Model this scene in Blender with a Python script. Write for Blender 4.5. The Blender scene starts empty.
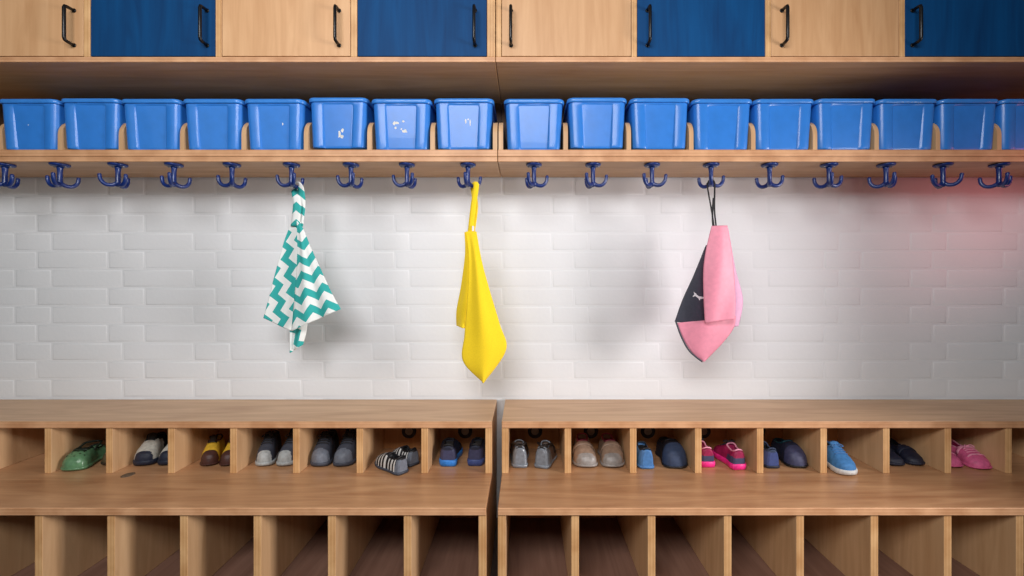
import bpy, bmesh, math, random
from mathutils import Vector, Matrix
random.seed(7)
C = bpy.context.scene.collection
S = 225.1          # pixels per metre on the wall plane
D = 1.90           # camera to wall
CX, CY, CZ = 525.0, 278.0, 1.064
TSH, TC = .858, .80   # fronts of the bin shelf and of the cabinets, as shares of the camera distance
F = S*D
def X(px, t): return (px-CX)*t/S
def Z(py, t): return CZ+(CY-py)*t/S
def Y(t): return -(1-t)*D
def P(px, py, t): return Vector((X(px, t), Y(t), Z(py, t)))
def lerp(a, b, f): return a+(b-a)*f
def sm(a, b, x):
    f = max(0., min(1., (x-a)/(b-a))); return f*f*(3-2*f)
def ctrl(pts, s):
    if s <= pts[0][0]: return pts[0][1]
    for (a, va), (b, vb) in zip(pts, pts[1:]):
        if s <= b:
            f = (s-a)/(b-a); f = .35*f+.65*f*f*(3-2*f); return va+(vb-va)*f
    return pts[-1][1]

# ---------------------------------------------------------------- materials
def lin(c): return tuple(((v/255)/12.92 if v/255 <= .04045 else ((v/255+.055)/1.055)**2.4) for v in c)
def newmat(name):
    m = bpy.data.materials.new(name); m.use_nodes = True
    nt = m.node_tree; b = nt.nodes['Principled BSDF']; return m, nt, b
def N(nt, kind, **kw):
    n = nt.nodes.new(kind)
    for k, v in kw.items(): setattr(n, k, v)
    return n
def math_(nt, op, a, b=None):
    n = N(nt, 'ShaderNodeMath', operation=op)
    for i, v in enumerate((a, b)):
        if v is None: continue
        if isinstance(v, (int, float)): n.inputs[i].default_value = v
        else: nt.links.new(v, n.inputs[i])
    return n.outputs[0]
def plain(name, rgb, rough=.5, var=.06, nscale=40, bump=.0, coat=0., metal=0., sheen=0.):
    m, nt, b = newmat(name)
    tc = N(nt, 'ShaderNodeTexCoord'); no = N(nt, 'ShaderNodeTexNoise')
    no.inputs['Scale'].default_value = nscale; no.inputs['Detail'].default_value = 4
    nt.links.new(tc.outputs['Object'], no.inputs['Vector'])
    cr = N(nt, 'ShaderNodeValToRGB'); c = lin(rgb)
    cr.color_ramp.elements[0].color = (*[v*(1-var*2) for v in c], 1); cr.color_ramp.elements[1].color = (*[min(1, v*(1+var*2)) for v in c], 1)
    cr.color_ramp.elements[0].position = .3; cr.color_ramp.elements[1].position = .7
    nt.links.new(no.outputs['Fac'], cr.inputs['Fac']); nt.links.new(cr.outputs[0], b.inputs['Base Color'])
    b.inputs['Roughness'].default_value = rough; b.inputs['Coat Weight'].default_value = coat
    b.inputs['Metallic'].default_value = metal; b.inputs['Sheen Weight'].default_value = sheen
    if bump:
        bp = N(nt, 'ShaderNodeBump'); bp.inputs['Strength'].default_value = bump; bp.inputs['Distance'].default_value = .002
        nt.links.new(no.outputs['Fac'], bp.inputs['Height']); nt.links.new(bp.outputs[0], b.inputs['Normal'])
    return m
def wood(name, rgb_a, rgb_b, axis='x', rough=.45, scale=1., contrast=1., coat=.0, blotch=.25):
    """veneer: stretched noise along the grain axis, a slower figure, and soft blotches"""
    m, nt, b = newmat(name)
    tc = N(nt, 'ShaderNodeTexCoord'); oi = N(nt, 'ShaderNodeObjectInfo')
    off = N(nt, 'ShaderNodeVectorMath', operation='SCALE'); off.inputs[0].default_value = (7.1, 5.3, 9.7)
    nt.links.new(oi.outputs['Random'], off.inputs['Scale'])
    add = N(nt, 'ShaderNodeVectorMath', operation='ADD')
    nt.links.new(tc.outputs['Object'], add.inputs[0]); nt.links.new(off.outputs[0], add.inputs[1])
    def noise(sv, det, dist):
        mp = N(nt, 'ShaderNodeMapping'); mp.inputs['Scale'].default_value = sv
        nt.links.new(add.outputs[0], mp.inputs['Vector'])
        n = N(nt, 'ShaderNodeTexNoise'); n.inputs['Scale'].default_value = scale; n.inputs['Detail'].default_value = det
        n.inputs['Distortion'].default_value = dist
        nt.links.new(mp.outputs[0], n.inputs['Vector']); return n.outputs['Fac']
    i = 'xyz'.index(axis)
    def sv(along, across): v = [across]*3; v[i] = along; return v
    fine = noise(sv(5, 110), 4, .6); mid = noise(sv(1.3, 13), 6, 2.4); slow = noise(sv(1.8, 4.5), 4, 1.4)
    f = math_(nt, 'ADD', math_(nt, 'MULTIPLY', fine, .22), math_(nt, 'MULTIPLY', mid, .78-blotch*.3))
    f = math_(nt, 'ADD', f, math_(nt, 'MULTIPLY', slow, blotch))
    cr = N(nt, 'ShaderNodeValToRGB')
    w = .22/contrast; c0 = .5+blotch*.35
    cr.color_ramp.elements[0].position = c0-w; cr.color_ramp.elements[1].position = c0+w
    cr.color_ramp.elements[0].color = (*lin(rgb_a), 1); cr.color_ramp.elements[1].color = (*lin(rgb_b), 1)
    nt.links.new(f, cr.inputs['Fac'])
    hs = N(nt, 'ShaderNodeHueSaturation')
    nt.links.new(math_(nt, 'ADD', math_(nt, 'MULTIPLY', oi.outputs['Random'], .12), .94), hs.inputs['Value'])
    nt.links.new(cr.outputs[0], hs.inputs['Color']); nt.links.new(hs.outputs[0], b.inputs['Base Color'])
    b.inputs['Roughness'].default_value = rough; b.inputs['Coat Weight'].default_value = coat; b.inputs['Coat Roughness'].default_value = .2
    bp = N(nt, 'ShaderNodeBump'); bp.inputs['Strength'].default_value = .06; bp.inputs['Distance'].default_value = .001
    nt.links.new(fine, bp.inputs['Height']); nt.links.new(bp.outputs[0], b.inputs['Normal'])
    return m
def plyedge(name, rgb_a, rgb_b, axis):
    """sawn plywood edge: thin dark and light veneers across the thickness"""
    m, nt, b = newmat(name)
    tc = N(nt, 'ShaderNodeTexCoord'); sx = N(nt, 'ShaderNodeSeparateXYZ'); nt.links.new(tc.outputs['Object'], sx.inputs[0])
    v = sx.outputs['XYZ'.index(axis.upper())]
    w = math_(nt, 'PINGPONG', math_(nt, 'MULTIPLY', v, 190.), 1.)
    no = N(nt, 'ShaderNodeTexNoise'); no.inputs['Scale'].default_value = 14; no.inputs['Detail'].default_value = 4
    nt.links.new(tc.outputs['Object'], no.inputs['Vector'])
    f = math_(nt, 'ADD', math_(nt, 'MULTIPLY', w, .2), math_(nt, 'MULTIPLY', no.outputs['Fac'], .8))
    cr = N(nt, 'ShaderNodeValToRGB'); cr.color_ramp.elements[0].position = .3; cr.color_ramp.elements[1].position = .7
    cr.color_ramp.elements[0].color = (*lin(rgb_a), 1); cr.color_ramp.elements[1].color = (*lin(rgb_b), 1)
    nt.links.new(f, cr.inputs['Fac']); nt.links.new(cr.outputs[0], b.inputs['Base Color']); b.inputs['Roughness'].default_value = .5
    return m
def chevron(name, ca, cb, period=.068, zig=.066, amp=.030):
    m, nt, b = newmat(name)
    uv = N(nt, 'ShaderNodeUVMap'); sx = N(nt, 'ShaderNodeSeparateXYZ'); nt.links.new(uv.outputs[0], sx.inputs[0])
    tri = math_(nt, 'MULTIPLY', math_(nt, 'PINGPONG', math_(nt, 'DIVIDE', sx.outputs[0], zig*.5), 1.), amp)
    v = math_(nt, 'DIVIDE', math_(nt, 'ADD', sx.outputs[1], tri), period)
    fr = math_(nt, 'FRACT', math_(nt, 'ADD', v, 50.)); st = math_(nt, 'GREATER_THAN', fr, .5)
    mx = N(nt, 'ShaderNodeMix', data_type='RGBA'); nt.links.new(st, mx.inputs[0])
    mx.inputs[6].default_value = (*lin(ca), 1); mx.inputs[7].default_value = (*lin(cb), 1)
    nt.links.new(mx.outputs[2], b.inputs['Base Color']); b.inputs['Roughness'].default_value = .85
    no = N(nt, 'ShaderNodeTexNoise'); no.inputs['Scale'].default_value = 900
    bp = N(nt, 'ShaderNodeBump'); bp.inputs['Strength'].default_value = .25; bp.inputs['Distance'].default_value = .001
    nt.links.new(no.outputs['Fac'], bp.inputs['Height']); nt.links.new(bp.outputs[0], b.inputs['Normal'])
    return m
def wallpaint(name):
    m, nt, b = newmat(name)
    tc = N(nt, 'ShaderNodeTexCoord')
    no = N(nt, 'ShaderNodeTexNoise'); no.inputs['Scale'].default_value = 1.6; no.inputs['Detail'].default_value = 3
    nt.links.new(tc.outputs['Object'], no.inputs['Vector'])
    cr = N(nt, 'ShaderNodeValToRGB'); cr.color_ramp.elements[0].position = .3; cr.color_ramp.elements[1].position = .72
    cr.color_ramp.elements[0].color = (*lin((224, 226, 229)), 1); cr.color_ramp.elements[1].color = (*lin((234, 236, 240)), 1)
    nt.links.new(no.outputs['Fac'], cr.inputs['Fac'])
    col = cr.outputs[0]
    nt.links.new(col, b.inputs['Base Color']); b.inputs['Roughness'].default_value = .55
    n3 = N(nt, 'ShaderNodeTexNoise'); n3.inputs['Scale'].default_value = 60; nt.links.new(tc.outputs['Object'], n3.inputs['Vector'])
    bp = N(nt, 'ShaderNodeBump'); bp.inputs['Strength'].default_value = .12; bp.inputs['Distance'].default_value = .004
    nt.links.new(n3.outputs['Fac'], bp.inputs['Height']); nt.links.new(bp.outputs[0], b.inputs['Normal'])
    return m

M = {}
BA, BB = (174, 132, 94), (208, 170, 130)
M['birch_x'] = wood('birch_along', BA, BB, 'x', .42, coat=.08)
M['birch_z'] = wood('birch_upright', (188, 146, 104), (216, 178, 136), 'z', .5)
M['seat'] = wood('birch_seat', (164, 116, 80), (201, 155, 114), 'x', .36, coat=.15, blotch=.45, contrast=1.2)
M['door'] = wood('maple_door', (192, 144, 100), (218, 174, 130), 'z', .5, contrast=1., blotch=.4)
M['blue_door'] = wood('blue_stained_door', (0, 50, 96), (0, 72, 126), 'z', .62, contrast=.9)
M['blue_door'].node_tree.nodes['Principled BSDF'].inputs['Specular IOR Level'].default_value = .2
M['carcass'] = wood('maple_carcass', (196, 148, 98), (224, 180, 130), 'x', .45)
M['inner'] = wood('birch_inner', (160, 104, 56), (196, 142, 88), 'z', .55)
M['bottom'] = wood('worn_bottom', (112, 80, 66), (142, 108, 92), 'y', .55)
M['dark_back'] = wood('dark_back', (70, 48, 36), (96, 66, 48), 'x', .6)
M['edge_z'] = plyedge('ply_edge_level', (186, 134, 94), (222, 172, 130), 'z')
M['edge_x'] = plyedge('ply_edge_upright', (190, 140, 90), (224, 180, 128), 'x')
M['bin'] = plain('blue_plastic', (44, 122, 210), .36, .03, 25, coat=.12)
M['bin_rim'] = plain('blue_plastic_rim', (52, 130, 216), .32, .03, 25, coat=.2)
M['residue'] = plain('sticker_residue', (225, 224, 216), .8, .08, 90)
M['hook'] = plain('blue_enamel', (2, 40, 108), .35, .04, 30, coat=.2)
M['black_metal'] = plain('black_metal', (18, 18, 20), .35, .05, 60, metal=.3)
M['screw'] = plain('steel_screw', (150, 150, 155), .35, .05, 60, metal=.9)
M['wall'] = wallpaint('painted_brick')
M['floor'] = plain('linoleum', (84, 68, 62), .45, .08, 30)
M['chevron'] = chevron('teal_chevron_cotton', (236, 240, 238), (48, 172, 168))
M['yellow'] = plain('yellow_cotton', (250, 214, 20), .85, .03, 300, .12, sheen=.2)
M['pink'] = plain('pink_nylon', (228, 142, 164), .5, .03, 60, .05)
M['lilac'] = plain('lilac_pink_nylon', (226, 170, 205), .5, .03, 60, .05)
M['charcoal'] = plain('charcoal_nylon', (58, 60, 74), .55, .06, 80, .05)
M['white'] = plain('white_print', (232, 232, 236), .6, .02, 60)
M['blackcord'] = plain('black_cord', (26, 26, 32), .7, .1, 200)
M['grommet'] = plain('pale_grommet', (150, 128, 108), .5, .08, 60)
M['dark'] = plain('dark_plastic', (34, 26, 22), .5, .08, 60)
def sm_(name, rgb, rough=.6, **k): M[name] = plain(name, rgb, rough, k.pop('var', .08), k.pop('ns', 90), k.pop('bump', .1), **k)
for n_, c_, r_ in (('croc_green', (88, 128, 92), .3), ('croc_dark', (34, 44, 34), .5), ('camo', (88, 74, 52), .5), ('camo_dark', (52, 42, 32), .5), ('pale_grey', (188, 186, 176), .5),
        ('navy', (26, 32, 52), .6), ('black', (20, 20, 24), .55), ('mustard', (214, 172, 48), .6), ('brown', (74, 42, 36), .55), ('rubber_grey', (168, 172, 172), .5),
        ('slate', (62, 66, 78), .6), ('toe_grey', (104, 110, 122), .55), ('denim', (46, 60, 88), .7), ('offwhite', (212, 212, 210), .55), ('bright_blue', (44, 122, 204), .5),
        ('clog_grey', (120, 126, 134), .25), ('clog_brown', (92, 70, 58), .5), ('taupe', (146, 122, 104), .35), ('taupe_grey', (142, 136, 132), .4), ('rose_lining', (150, 62, 82), .7), ('sky', (70, 120, 176), .5),
        ('navy_black', (24, 26, 34), .5), ('hot_pink', (240, 44, 138), .45), ('magenta', (150, 20, 74), .6), ('navy_grey', (60, 62, 92), .6), ('teal', (24, 78, 92), .6),
        ('canvas_blue', (62, 122, 180), .75), ('ink', (20, 24, 44), .6), ('rose', (206, 92, 136), .6), ('rose_pale', (230, 150, 176), .6), ('olive', (108, 118, 44), .6), ('violet', (60, 76, 130), .5)):
    sm_(n_, c_, r_)

# ---------------------------------------------------------------- mesh helpers
def link(o): C.objects.link(o); return o
def thing(name, label, cat, loc=(0, 0, 0), rz=0, group=None):
    o = bpy.data.objects.new(name, None); o.location = loc; o.rotation_euler = (0, 0, rz); o.empty_display_size = .05
    o['label'] = label; o['category'] = cat
    if group: o['group'] = group
    return link(o)
def obj(name, bm, mats, parent=None, smooth=False, solid=0, sub=0, offs=-1):
    me = bpy.data.meshes.new(name); bmesh.ops.recalc_face_normals(bm, faces=bm.faces[:]) if not solid else None
    bm.to_mesh(me); bm.free()
    for m in (mats if isinstance(mats, (list, tuple)) else [mats]): me.materials.append(m)
    if smooth:
        for p in me.polygons: p.use_smooth = True
    o = bpy.data.objects.new(name, me); o.parent = parent; link(o)
    if solid:
        md = o.modifiers.new('thickness', 'SOLIDIFY'); md.thickness = solid; md.offset = offs
    if sub:
        md = o.modifiers.new('smooth', 'SUBSURF'); md.levels = sub; md.render_levels = sub
    return o
def box(bm, x0, x1, y0, y1, z0, z1, bev=.0015, seg=2, front=None):
    b2 = bmesh.new()
    r = bmesh.ops.create_cube(b2, size=1.)
    for v in b2.verts:
        v.co = Vector((lerp(x0, x1, v.co.x+.5), lerp(y0, y1, v.co.y+.5), lerp(z0, z1, v.co.z+.5)))
    if bev: bmesh.ops.bevel(b2, geom=b2.edges[:], offset=bev, segments=seg, affect='EDGES', profile=.5)
    b2.normal_update()
    if front is not None:
        for f in b2.faces:
            if f.normal.y < -.6: f.material_index = front
    me = bpy.data.meshes.new('tmp'); b2.to_mesh(me); b2.free(); bm.from_mesh(me); bpy.data.meshes.remove(me)
    return bm
def boxbm(*a, **k): return box(bmesh.new(), *a, **k)
def grid(bm, rows, close=False, mi=0, flip=False):
    vs = [[bm.verts.new(p) for p in r] for r in rows]
    n = len(rows[0]); fs = []
    for i in range(len(rows)-1):
        for j in range(n if close else n-1):
            k = (j+1) % n
            q = [vs[i][j], vs[i][k], vs[i+1][k], vs[i+1][j]]
            if flip: q.reverse()
            f = bm.faces.new(q); f.material_index = mi; f.smooth = True; fs.append((f, i, j))
    return vs, fs
def tube(bm, pts, r, seg=10, cap=True, mi=0):
    pts = [Vector(p) for p in pts]; rows = []
    rs = r if isinstance(r, (list, tuple)) else [r]*len(pts)
    up = Vector((0, 0, 1))
    prev = None
    for i, p in enumerate(pts):
        t = (pts[min(i+1, len(pts)-1)]-pts[max(i-1, 0)]).normalized()
        if prev is None:
            a = t.cross(up if abs(t.z) < .9 else Vector((1, 0, 0))).normalized()
        else:
            a = (prev-t*prev.dot(t)).normalized()
        prev = a; b = t.cross(a)
        rows.append([p+(a*math.cos(q)+b*math.sin(q))*rs[i] for q in [2*math.pi*k/seg for k in range(seg)]])
    vs, _ = grid(bm, rows, True, mi)
    if cap:
        bm.faces.new(vs[0][::-1]).material_index = mi; bm.faces.new(vs[-1]).material_index = mi
    return bm
def smoothpath(pts, n=6):
    pts = [Vector(p) for p in pts]; out = []
    for i in range(len(pts)-1):
        p0, p1, p2, p3 = pts[max(i-1, 0)], pts[i], pts[i+1], pts[min(i+2, len(pts)-1)]
        for k in range(n):
            f = k/n
            out.append(.5*((2*p1)+(p2-p0)*f+(2*p0-5*p1+4*p2-p3)*f*f+(3*p1-p0-3*p2+p3)*f**3))
    return out+[pts[-1]]
def lathe(bm, prof, seg=20, c=(0, 0, 0), sx=1, sy=1):
    rows = [[Vector((c[0]+r*sx*math.cos(2*math.pi*k/seg), c[1]+r*sy*math.sin(2*math.pi*k/seg), c[2]+z)) for k in range(seg)] for r, z in prof]
    vs, _ = grid(bm, rows, True)
    bm.faces.new(vs[0][::-1]); bm.faces.new(vs[-1]); return bm
def prism(bm, poly, axis, a, b):
    """polygon in the two other axes, extruded along axis from a to b"""
    def mk(u, v, w): return {'x': Vector((w, u, v)), 'y': Vector((u, w, v)), 'z': Vector((u, v, w))}[axis]
    A = [bm.verts.new(mk(u, v, a)) for u, v in poly]; B = [bm.verts.new(mk(u, v, b)) for u, v in poly]
    bm.faces.new(A); bm.faces.new(B[::-1]); n = len(poly)
    for i in range(n): bm.faces.new([A[i], B[i], B[(i+1) % n], A[(i+1) % n]])
    return bm

# ---------------------------------------------------------------- the setting
def struct(name, bm, m, smooth=False):
    o = obj(name, bm, m, None, smooth); o['kind'] = 'structure'; return o
WX = 3.4
struct('floor', boxbm(-WX, WX, -4.2, .12, -.05, 0, bev=0), M['floor'])
# painted brick wall: two stretchers and a header per course, alternate courses shifted
bm = boxbm(-WX, WX, .0, .12, 0, 2.55, bev=0)
pitch, z0 = .0814, Z(397.5, 1.)
jt = .010
def brick(bm, xa, xb, za, zb):
    h, e = .0016, .0055
    A = [(xa+jt/2-.002, za+jt/2-.002), (xb-jt/2+.002, za+jt/2-.002), (xb-jt/2+.002, zb-jt/2+.002), (xa+jt/2-.002, zb-jt/2+.002)]
    I = [(xa+jt/2+e, za+jt/2+e), (xb-jt/2-e, za+jt/2+e), (xb-jt/2-e, zb-jt/2-e), (xa+jt/2+e, zb-jt/2-e)]
    hh = h*random.uniform(.5, 1.15)
    va = [bm.verts.new((x, .0005, z)) for x, z in A]
    vb = [bm.verts.new((lerp(a[0], i[0], .5), -hh*.75, lerp(a[1], i[1], .5))) for a, i in zip(A, I)]
    vc = [bm.verts.new((x, -hh*random.uniform(.9, 1.05), z)) for x, z in I]
    for p, q in ((va, vb), (vb, vc)):
        for i in range(4):
            f = bm.faces.new([p[i], p[(i+1) % 4], q[(i+1) % 4], q[i]]); f.smooth = True
    f = bm.faces.new(vc); f.smooth = True
for r in range(-7, 27):
    za = z0+r*pitch; zb = za+pitch
    if za < 0 or zb > 2.55: continue
    x = (-1.4705 if r % 2 == 0 else -1.852)-.795*3
    seq = (.164, .3155, .3155); k = 0
    while x < WX:
        xb = x+seq[k % 3]
        if x > -WX and xb < WX: brick(bm, x+random.uniform(-.002, .002), xb, za, zb)
        x = xb; k += 1
struct('wall_back', bm, M['wall'])

# ---------------------------------------------------------------- benches with shoe cubbies
TH = .025
YB = -.012                     # back of the benches, clear of the bricks
YS, YF = Y(.843), Y(.72)
YBP = Y(.967)                  # front face of the back panels      # front of the shoe cubbies, front of the seat
ZSEAT = Z(473.5, .843)             # seat top
ZTOP = Z(421, .843)
ZBOT = .034
WOODS = [M['birch_x'], M['edge_z']]
def bench(label, xl, xr, divs):
    root = thing('shoe_bench', label, 'bench', ((xl+xr)/2, (YF+YB)/2, 0), group=None)
    L = root.location.copy()
    def part(name, x0, x1, y0, y1, z_0, z_1, mats, **k):
        return obj(name, boxbm(x0-L.x, x1-L.x, y0-L.y, y1-L.y, z_0, z_1, front=1 if len(mats) > 1 else None, **k), mats, root)
    part('top_board', xl, xr, YS-.004, YB, ZTOP-.026, ZTOP, WOODS, bev=.002)
    part('seat_board', xl, xr, YF-.006, YB, ZSEAT-.025, ZSEAT, [M['seat'], M['edge_z']], bev=.0025)
    part('bottom_panel', xl+TH, xr-TH, YF+.006, YBP, ZBOT-.018, ZBOT, [M['bottom']])
    V = [M['birch_z'], M['edge_x']]
    for x in (xl, xr-TH):                                      # upper and lower halves of each end
        part('side_panel', x, x+TH, YS, YB, ZSEAT, ZTOP-.026, V)
        part('side_panel', x, x+TH, YF, YB, 0, ZSEAT-.025, V)
    for x in divs:
        part('divider', x, x+TH, YS+.001, YBP, ZSEAT, ZTOP-.026, V)
        part('divider', x, x+TH, YF+.002, YBP, ZBOT, ZSEAT-.025, V)
    part('back_panel', xl+TH, xr-TH, YBP, YBP+.009, ZSEAT, ZTOP-.026, [M['inner']], bev=0)
    part('back_panel', xl+TH, xr-TH, YBP, YBP+.009, 0, ZSEAT-.025, [M['inner']], bev=0)
    edges = sorted([xl]+list(divs)+[xr-TH])
    for a, b in zip(edges, edges[1:]):
        c = (a+TH+b)/2-L.x
        g = bmesh.new(); rows = []
        lathe(g, ((.024, 0), (.031, 0), (.031, .003), (.029, .0045), (.025, .0045), (.024, .003)), 24)
        for v in g.verts: v.co = Vector((v.co.x+c, YBP-v.co.z-L.y, v.co.y+Z(431, .967)))
        gr = obj('cable_grommet', g, M['dark'], root, True)
        g = bmesh.new(); lathe(g, ((.0, .0005), (.024, .0005), (.024, .002), (.015, .0032), (.0, .0035)), 24)
        bmesh.ops.remove_doubles(g, verts=g.verts[:], dist=1e-5)
        for v in g.verts: v.co = Vector((v.co.x+c, YBP-v.co.z-L.y, v.co.y+Z(431, .967)))
        obj('grommet_cap', g, M['grommet'], gr, True)
    return root
LD = [-.389, -.632, -.870, -1.106, -1.339, -1.571, -1.801, -2.035, -2.27]
RD = [.148, .393, .637, .869, 1.107, 1.342, 1.573, 1.80, 2.035, 2.27]
lb = bench('long birch plywood shoe bench on the left of the dark gap, one front cubby empty', -2.53, -.124, LD)
bench('long birch plywood shoe bench on the right of the dark gap, holding bright pink sneakers', -.087, 2.53, RD)

kb = bmesh.new(); lathe(kb, ((.0, 0), (.014, 0), (.020, .0002), (.016, .0005), (.0, .0006)), 18, c=Vector((X(128, .8365), Y(.8365), ZSEAT))-lb.location, sx=1.0, sy=1.1)
bmesh.ops.remove_doubles(kb, verts=kb.verts[:], dist=1e-5)
ko = obj('knot', kb, plain('wood_knot', (104, 88, 72), .6, .12, 120), lb, True); ko['label'] = 'dark grey wood knot'
# ---------------------------------------------------------------- wall shelf for the bins
YSH = Y(TSH); ZSH = Z(149.5, TSH); ZSHB = Z(161.5, TSH)
SEAM = -.1045
def divider_bm(xc, L):
    y0, y1 = YSH+.003, YB-.01
    poly = [(y1-L.y, ZSH-L.z), (y0-L.y, ZSH-L.z)]
    for k in range(9):
        a = math.pi/2*k/8
        poly.append((y0+.055*(1-math.cos(a))-L.y, ZSH+.058+.062*math.sin(a)-L.z))
    poly.append((y1-L.y, ZSH+.120-L.z))
    return prism(bmesh.new(), poly, 'x', xc-.0085-L.x, xc+.0085-L.x)
def bin_shelf(label, xl, xr, divs):
    root = thing('bin_shelf', label, 'shelf', ((xl+xr)/2, YB, ZSHB)); L = root.location.copy()
    bmx = boxbm(xl-L.x, xr-L.x, YSH-L.y, YB-L.y, .0185, ZSH-L.z, bev=.002, front=1)
    obj('shelf_board', bmx, WOODS, root)
    obj('under_board', boxbm(xl-L.x, xr-L.x, YSH+.002-L.y, YB-L.y, 0, .018, bev=.002, front=1), [M['birch_x'], M['edge_z']], root)
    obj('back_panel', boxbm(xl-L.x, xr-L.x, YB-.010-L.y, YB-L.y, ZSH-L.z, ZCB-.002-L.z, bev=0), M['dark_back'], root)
    for x in divs: obj('divider', divider_bm(x, L), M['birch_z'], root)
BINX = (28.5, 89.6, 150.7, 212.3, 274, 337.3, 401.0, 463.6, 534, 597.5, 660.5, 722.8, 784.6, 846.6, 908.2, 969.5, 1031)
BX = [X(p, TSH) for p in BINX]
ZCB = Z(62, TC)
mid = lambda i, j: (BX[i]+BX[j])/2
bin_shelf('birch wall shelf on the left holding blue bins over nine blue hooks', -2.56, SEAM-.001, [BX[0]*2-mid(0, 1)]+[mid(i, i+1) for i in range(7)]+[SEAM-.0098])
bin_shelf('birch wall shelf on the right holding blue bins over nine blue hooks', SEAM+.001, 2.50, [SEAM+.012]+[mid(i, i+1) for i in range(8, 16)]+[BX[16]*2-mid(15, 16)])

# ---------------------------------------------------------------- wall cabinets
YC = Y(TC); ZDB = Z(56.2, TC); ZCT = ZCB+.5
def handle_bm(x, yd, L):
    bmh = bmesh.new(); a, b = Z(45.3, TC), Z(10.5, TC); o = .034
    pts = [(x, yd, a), (x, yd-o*.7, a+.001), (x, yd-o*.93, a+.003), (x, yd-o, a+.010), (x, yd-o, b-.010), (x, yd-o*.93, b-.003), (x, yd-o*.7, b-.001), (x, yd, b)]
    tube(bmh, [Vector(p)-L for p in pts], .0056, 10)
    for z in (a, b):
        q = bmesh.new(); lathe(q, ((.0075, 0), (.0075, .002), (.006, .003)), 14)
        for v in q.verts: v.co = Vector((v.co.x+x, yd-v.co.z, v.co.y+z))-L
        me = bpy.data.meshes.new('t'); q.to_mesh(me); q.free(); bmh.from_mesh(me); bpy.data.meshes.remove(me)
    return bmh
def cabinet(label, xl, xr, doors):
    root = thing('overhead_cabinet', label, 'cabinet', ((xl+xr)/2, YB, ZCB)); L = root.location.copy()
    W2 = [M['carcass'], M['edge_z']]; V = [M['door'], M['edge_x']]
    def part(name, a, mats, **k):
        return obj(name, boxbm(a[0]-L.x, a[1]-L.x, a[2]-L.y, a[3]-L.y, a[4]-L.z, a[5]-L.z, front=1 if len(mats) > 1 else None, **k), mats, root)
    part('bottom_board', (xl, xr, YC, YB, ZCB, ZDB-.002), W2)
    part('top_board', (xl, xr, YC, YB, ZCT-.018, ZCT), W2)
    part('back_panel', (xl, xr, YB-.008, YB, ZDB-.002, ZCT-.018), [M['inner']], bev=0)
    for (px, _w) in doors['stiles']:
        a, b = X(px, TC), X(px+_w, TC)
        part('upright', (a, b, YC, YB-.008, ZDB-.002, ZCT-.018), V)
    for (pa, pb, col, ph) in doors['doors']:
        a, b = X(pa, TC)+.0015, X(pb, TC)-.0015
        d = obj('door', boxbm(a-L.x, b-L.x, YC+.001-L.y, YC+.019-L.y, ZDB+.001-L.z, ZCT-.022-L.z, bev=.0015), M[col], root)
        if col == 'blue_door': d['label'] = 'blue stained door'
        obj('handle', handle_bm(X(ph, TC), YC+.001, L), M['black_metal'], d, True)
cabinet('wooden wall cabinet on the left ending in a blue door beside the seam', X(-190, TC), SEAM-.001,
    dict(stiles=[(-190, 7), (-54, 7), (83.5, 6.5), (215.5, 6), (350.5, 6.5), (487, 8.2)],
         doors=[(-183, -54, 'blue_door', -72), (-47, 83.5, 'door', 74), (90, 215.5, 'blue_door', 207), (221.5, 350.5, 'door', 339), (357, 487, 'blue_door', 475)]))
cabinet('wooden wall cabinet on the right starting with a plain wood door beside the seam', SEAM+.001, X(1180, TC),
    dict(stiles=[(496.1, 5.2), (631.5, 5.5), (765.5, 5.5), (899.5, 5.5), (1035, 6), (1173, 7)],
         doors=[(501.4, 631.5, 'door', 511), (637, 765.5, 'blue_door', 647.5), (771, 899.5, 'door', 782), (905, 1035, 'blue_door', 912.5), (1041, 1173, 'door', 1054)]))

# ---------------------------------------------------------------- blue bins
def bin_ring(w, d, rec, n=5, r=.020):
    """outline from back middle round the front: front face has a recessed panel of depth rec between two rounded columns"""
    hw = w/2; pts = []
    def arc(cx, cy, rx, a0, a1, k):
        for i in range(k+1):
            a = lerp(a0, a1, i/k); pts.append((cx+rx*math.cos(a), cy+rx*math.sin(a)))
    p = hw*.54; c = .004
    arc(-hw+r, -d/2+r, r, math.pi, 1.5*math.pi, 8)
    pts += [(-p-c, -d/2+.0005), (-p, -d/2+rec*.35), (-p+c, -d/2+rec), (0, -d/2+rec), (p-c, -d/2+rec), (p, -d/2+rec*.35), (p+c, -d/2+.0005)]
    arc(hw-r, -d/2+r, r, 1.5*math.pi, 2*math.pi, 8)
    arc(hw-r, d/2-r, r, 0, .5*math.pi, 6); arc(-hw+r, d/2-r, r, .5*math.pi, math.pi, 6)
    return pts
BD = .222
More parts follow.
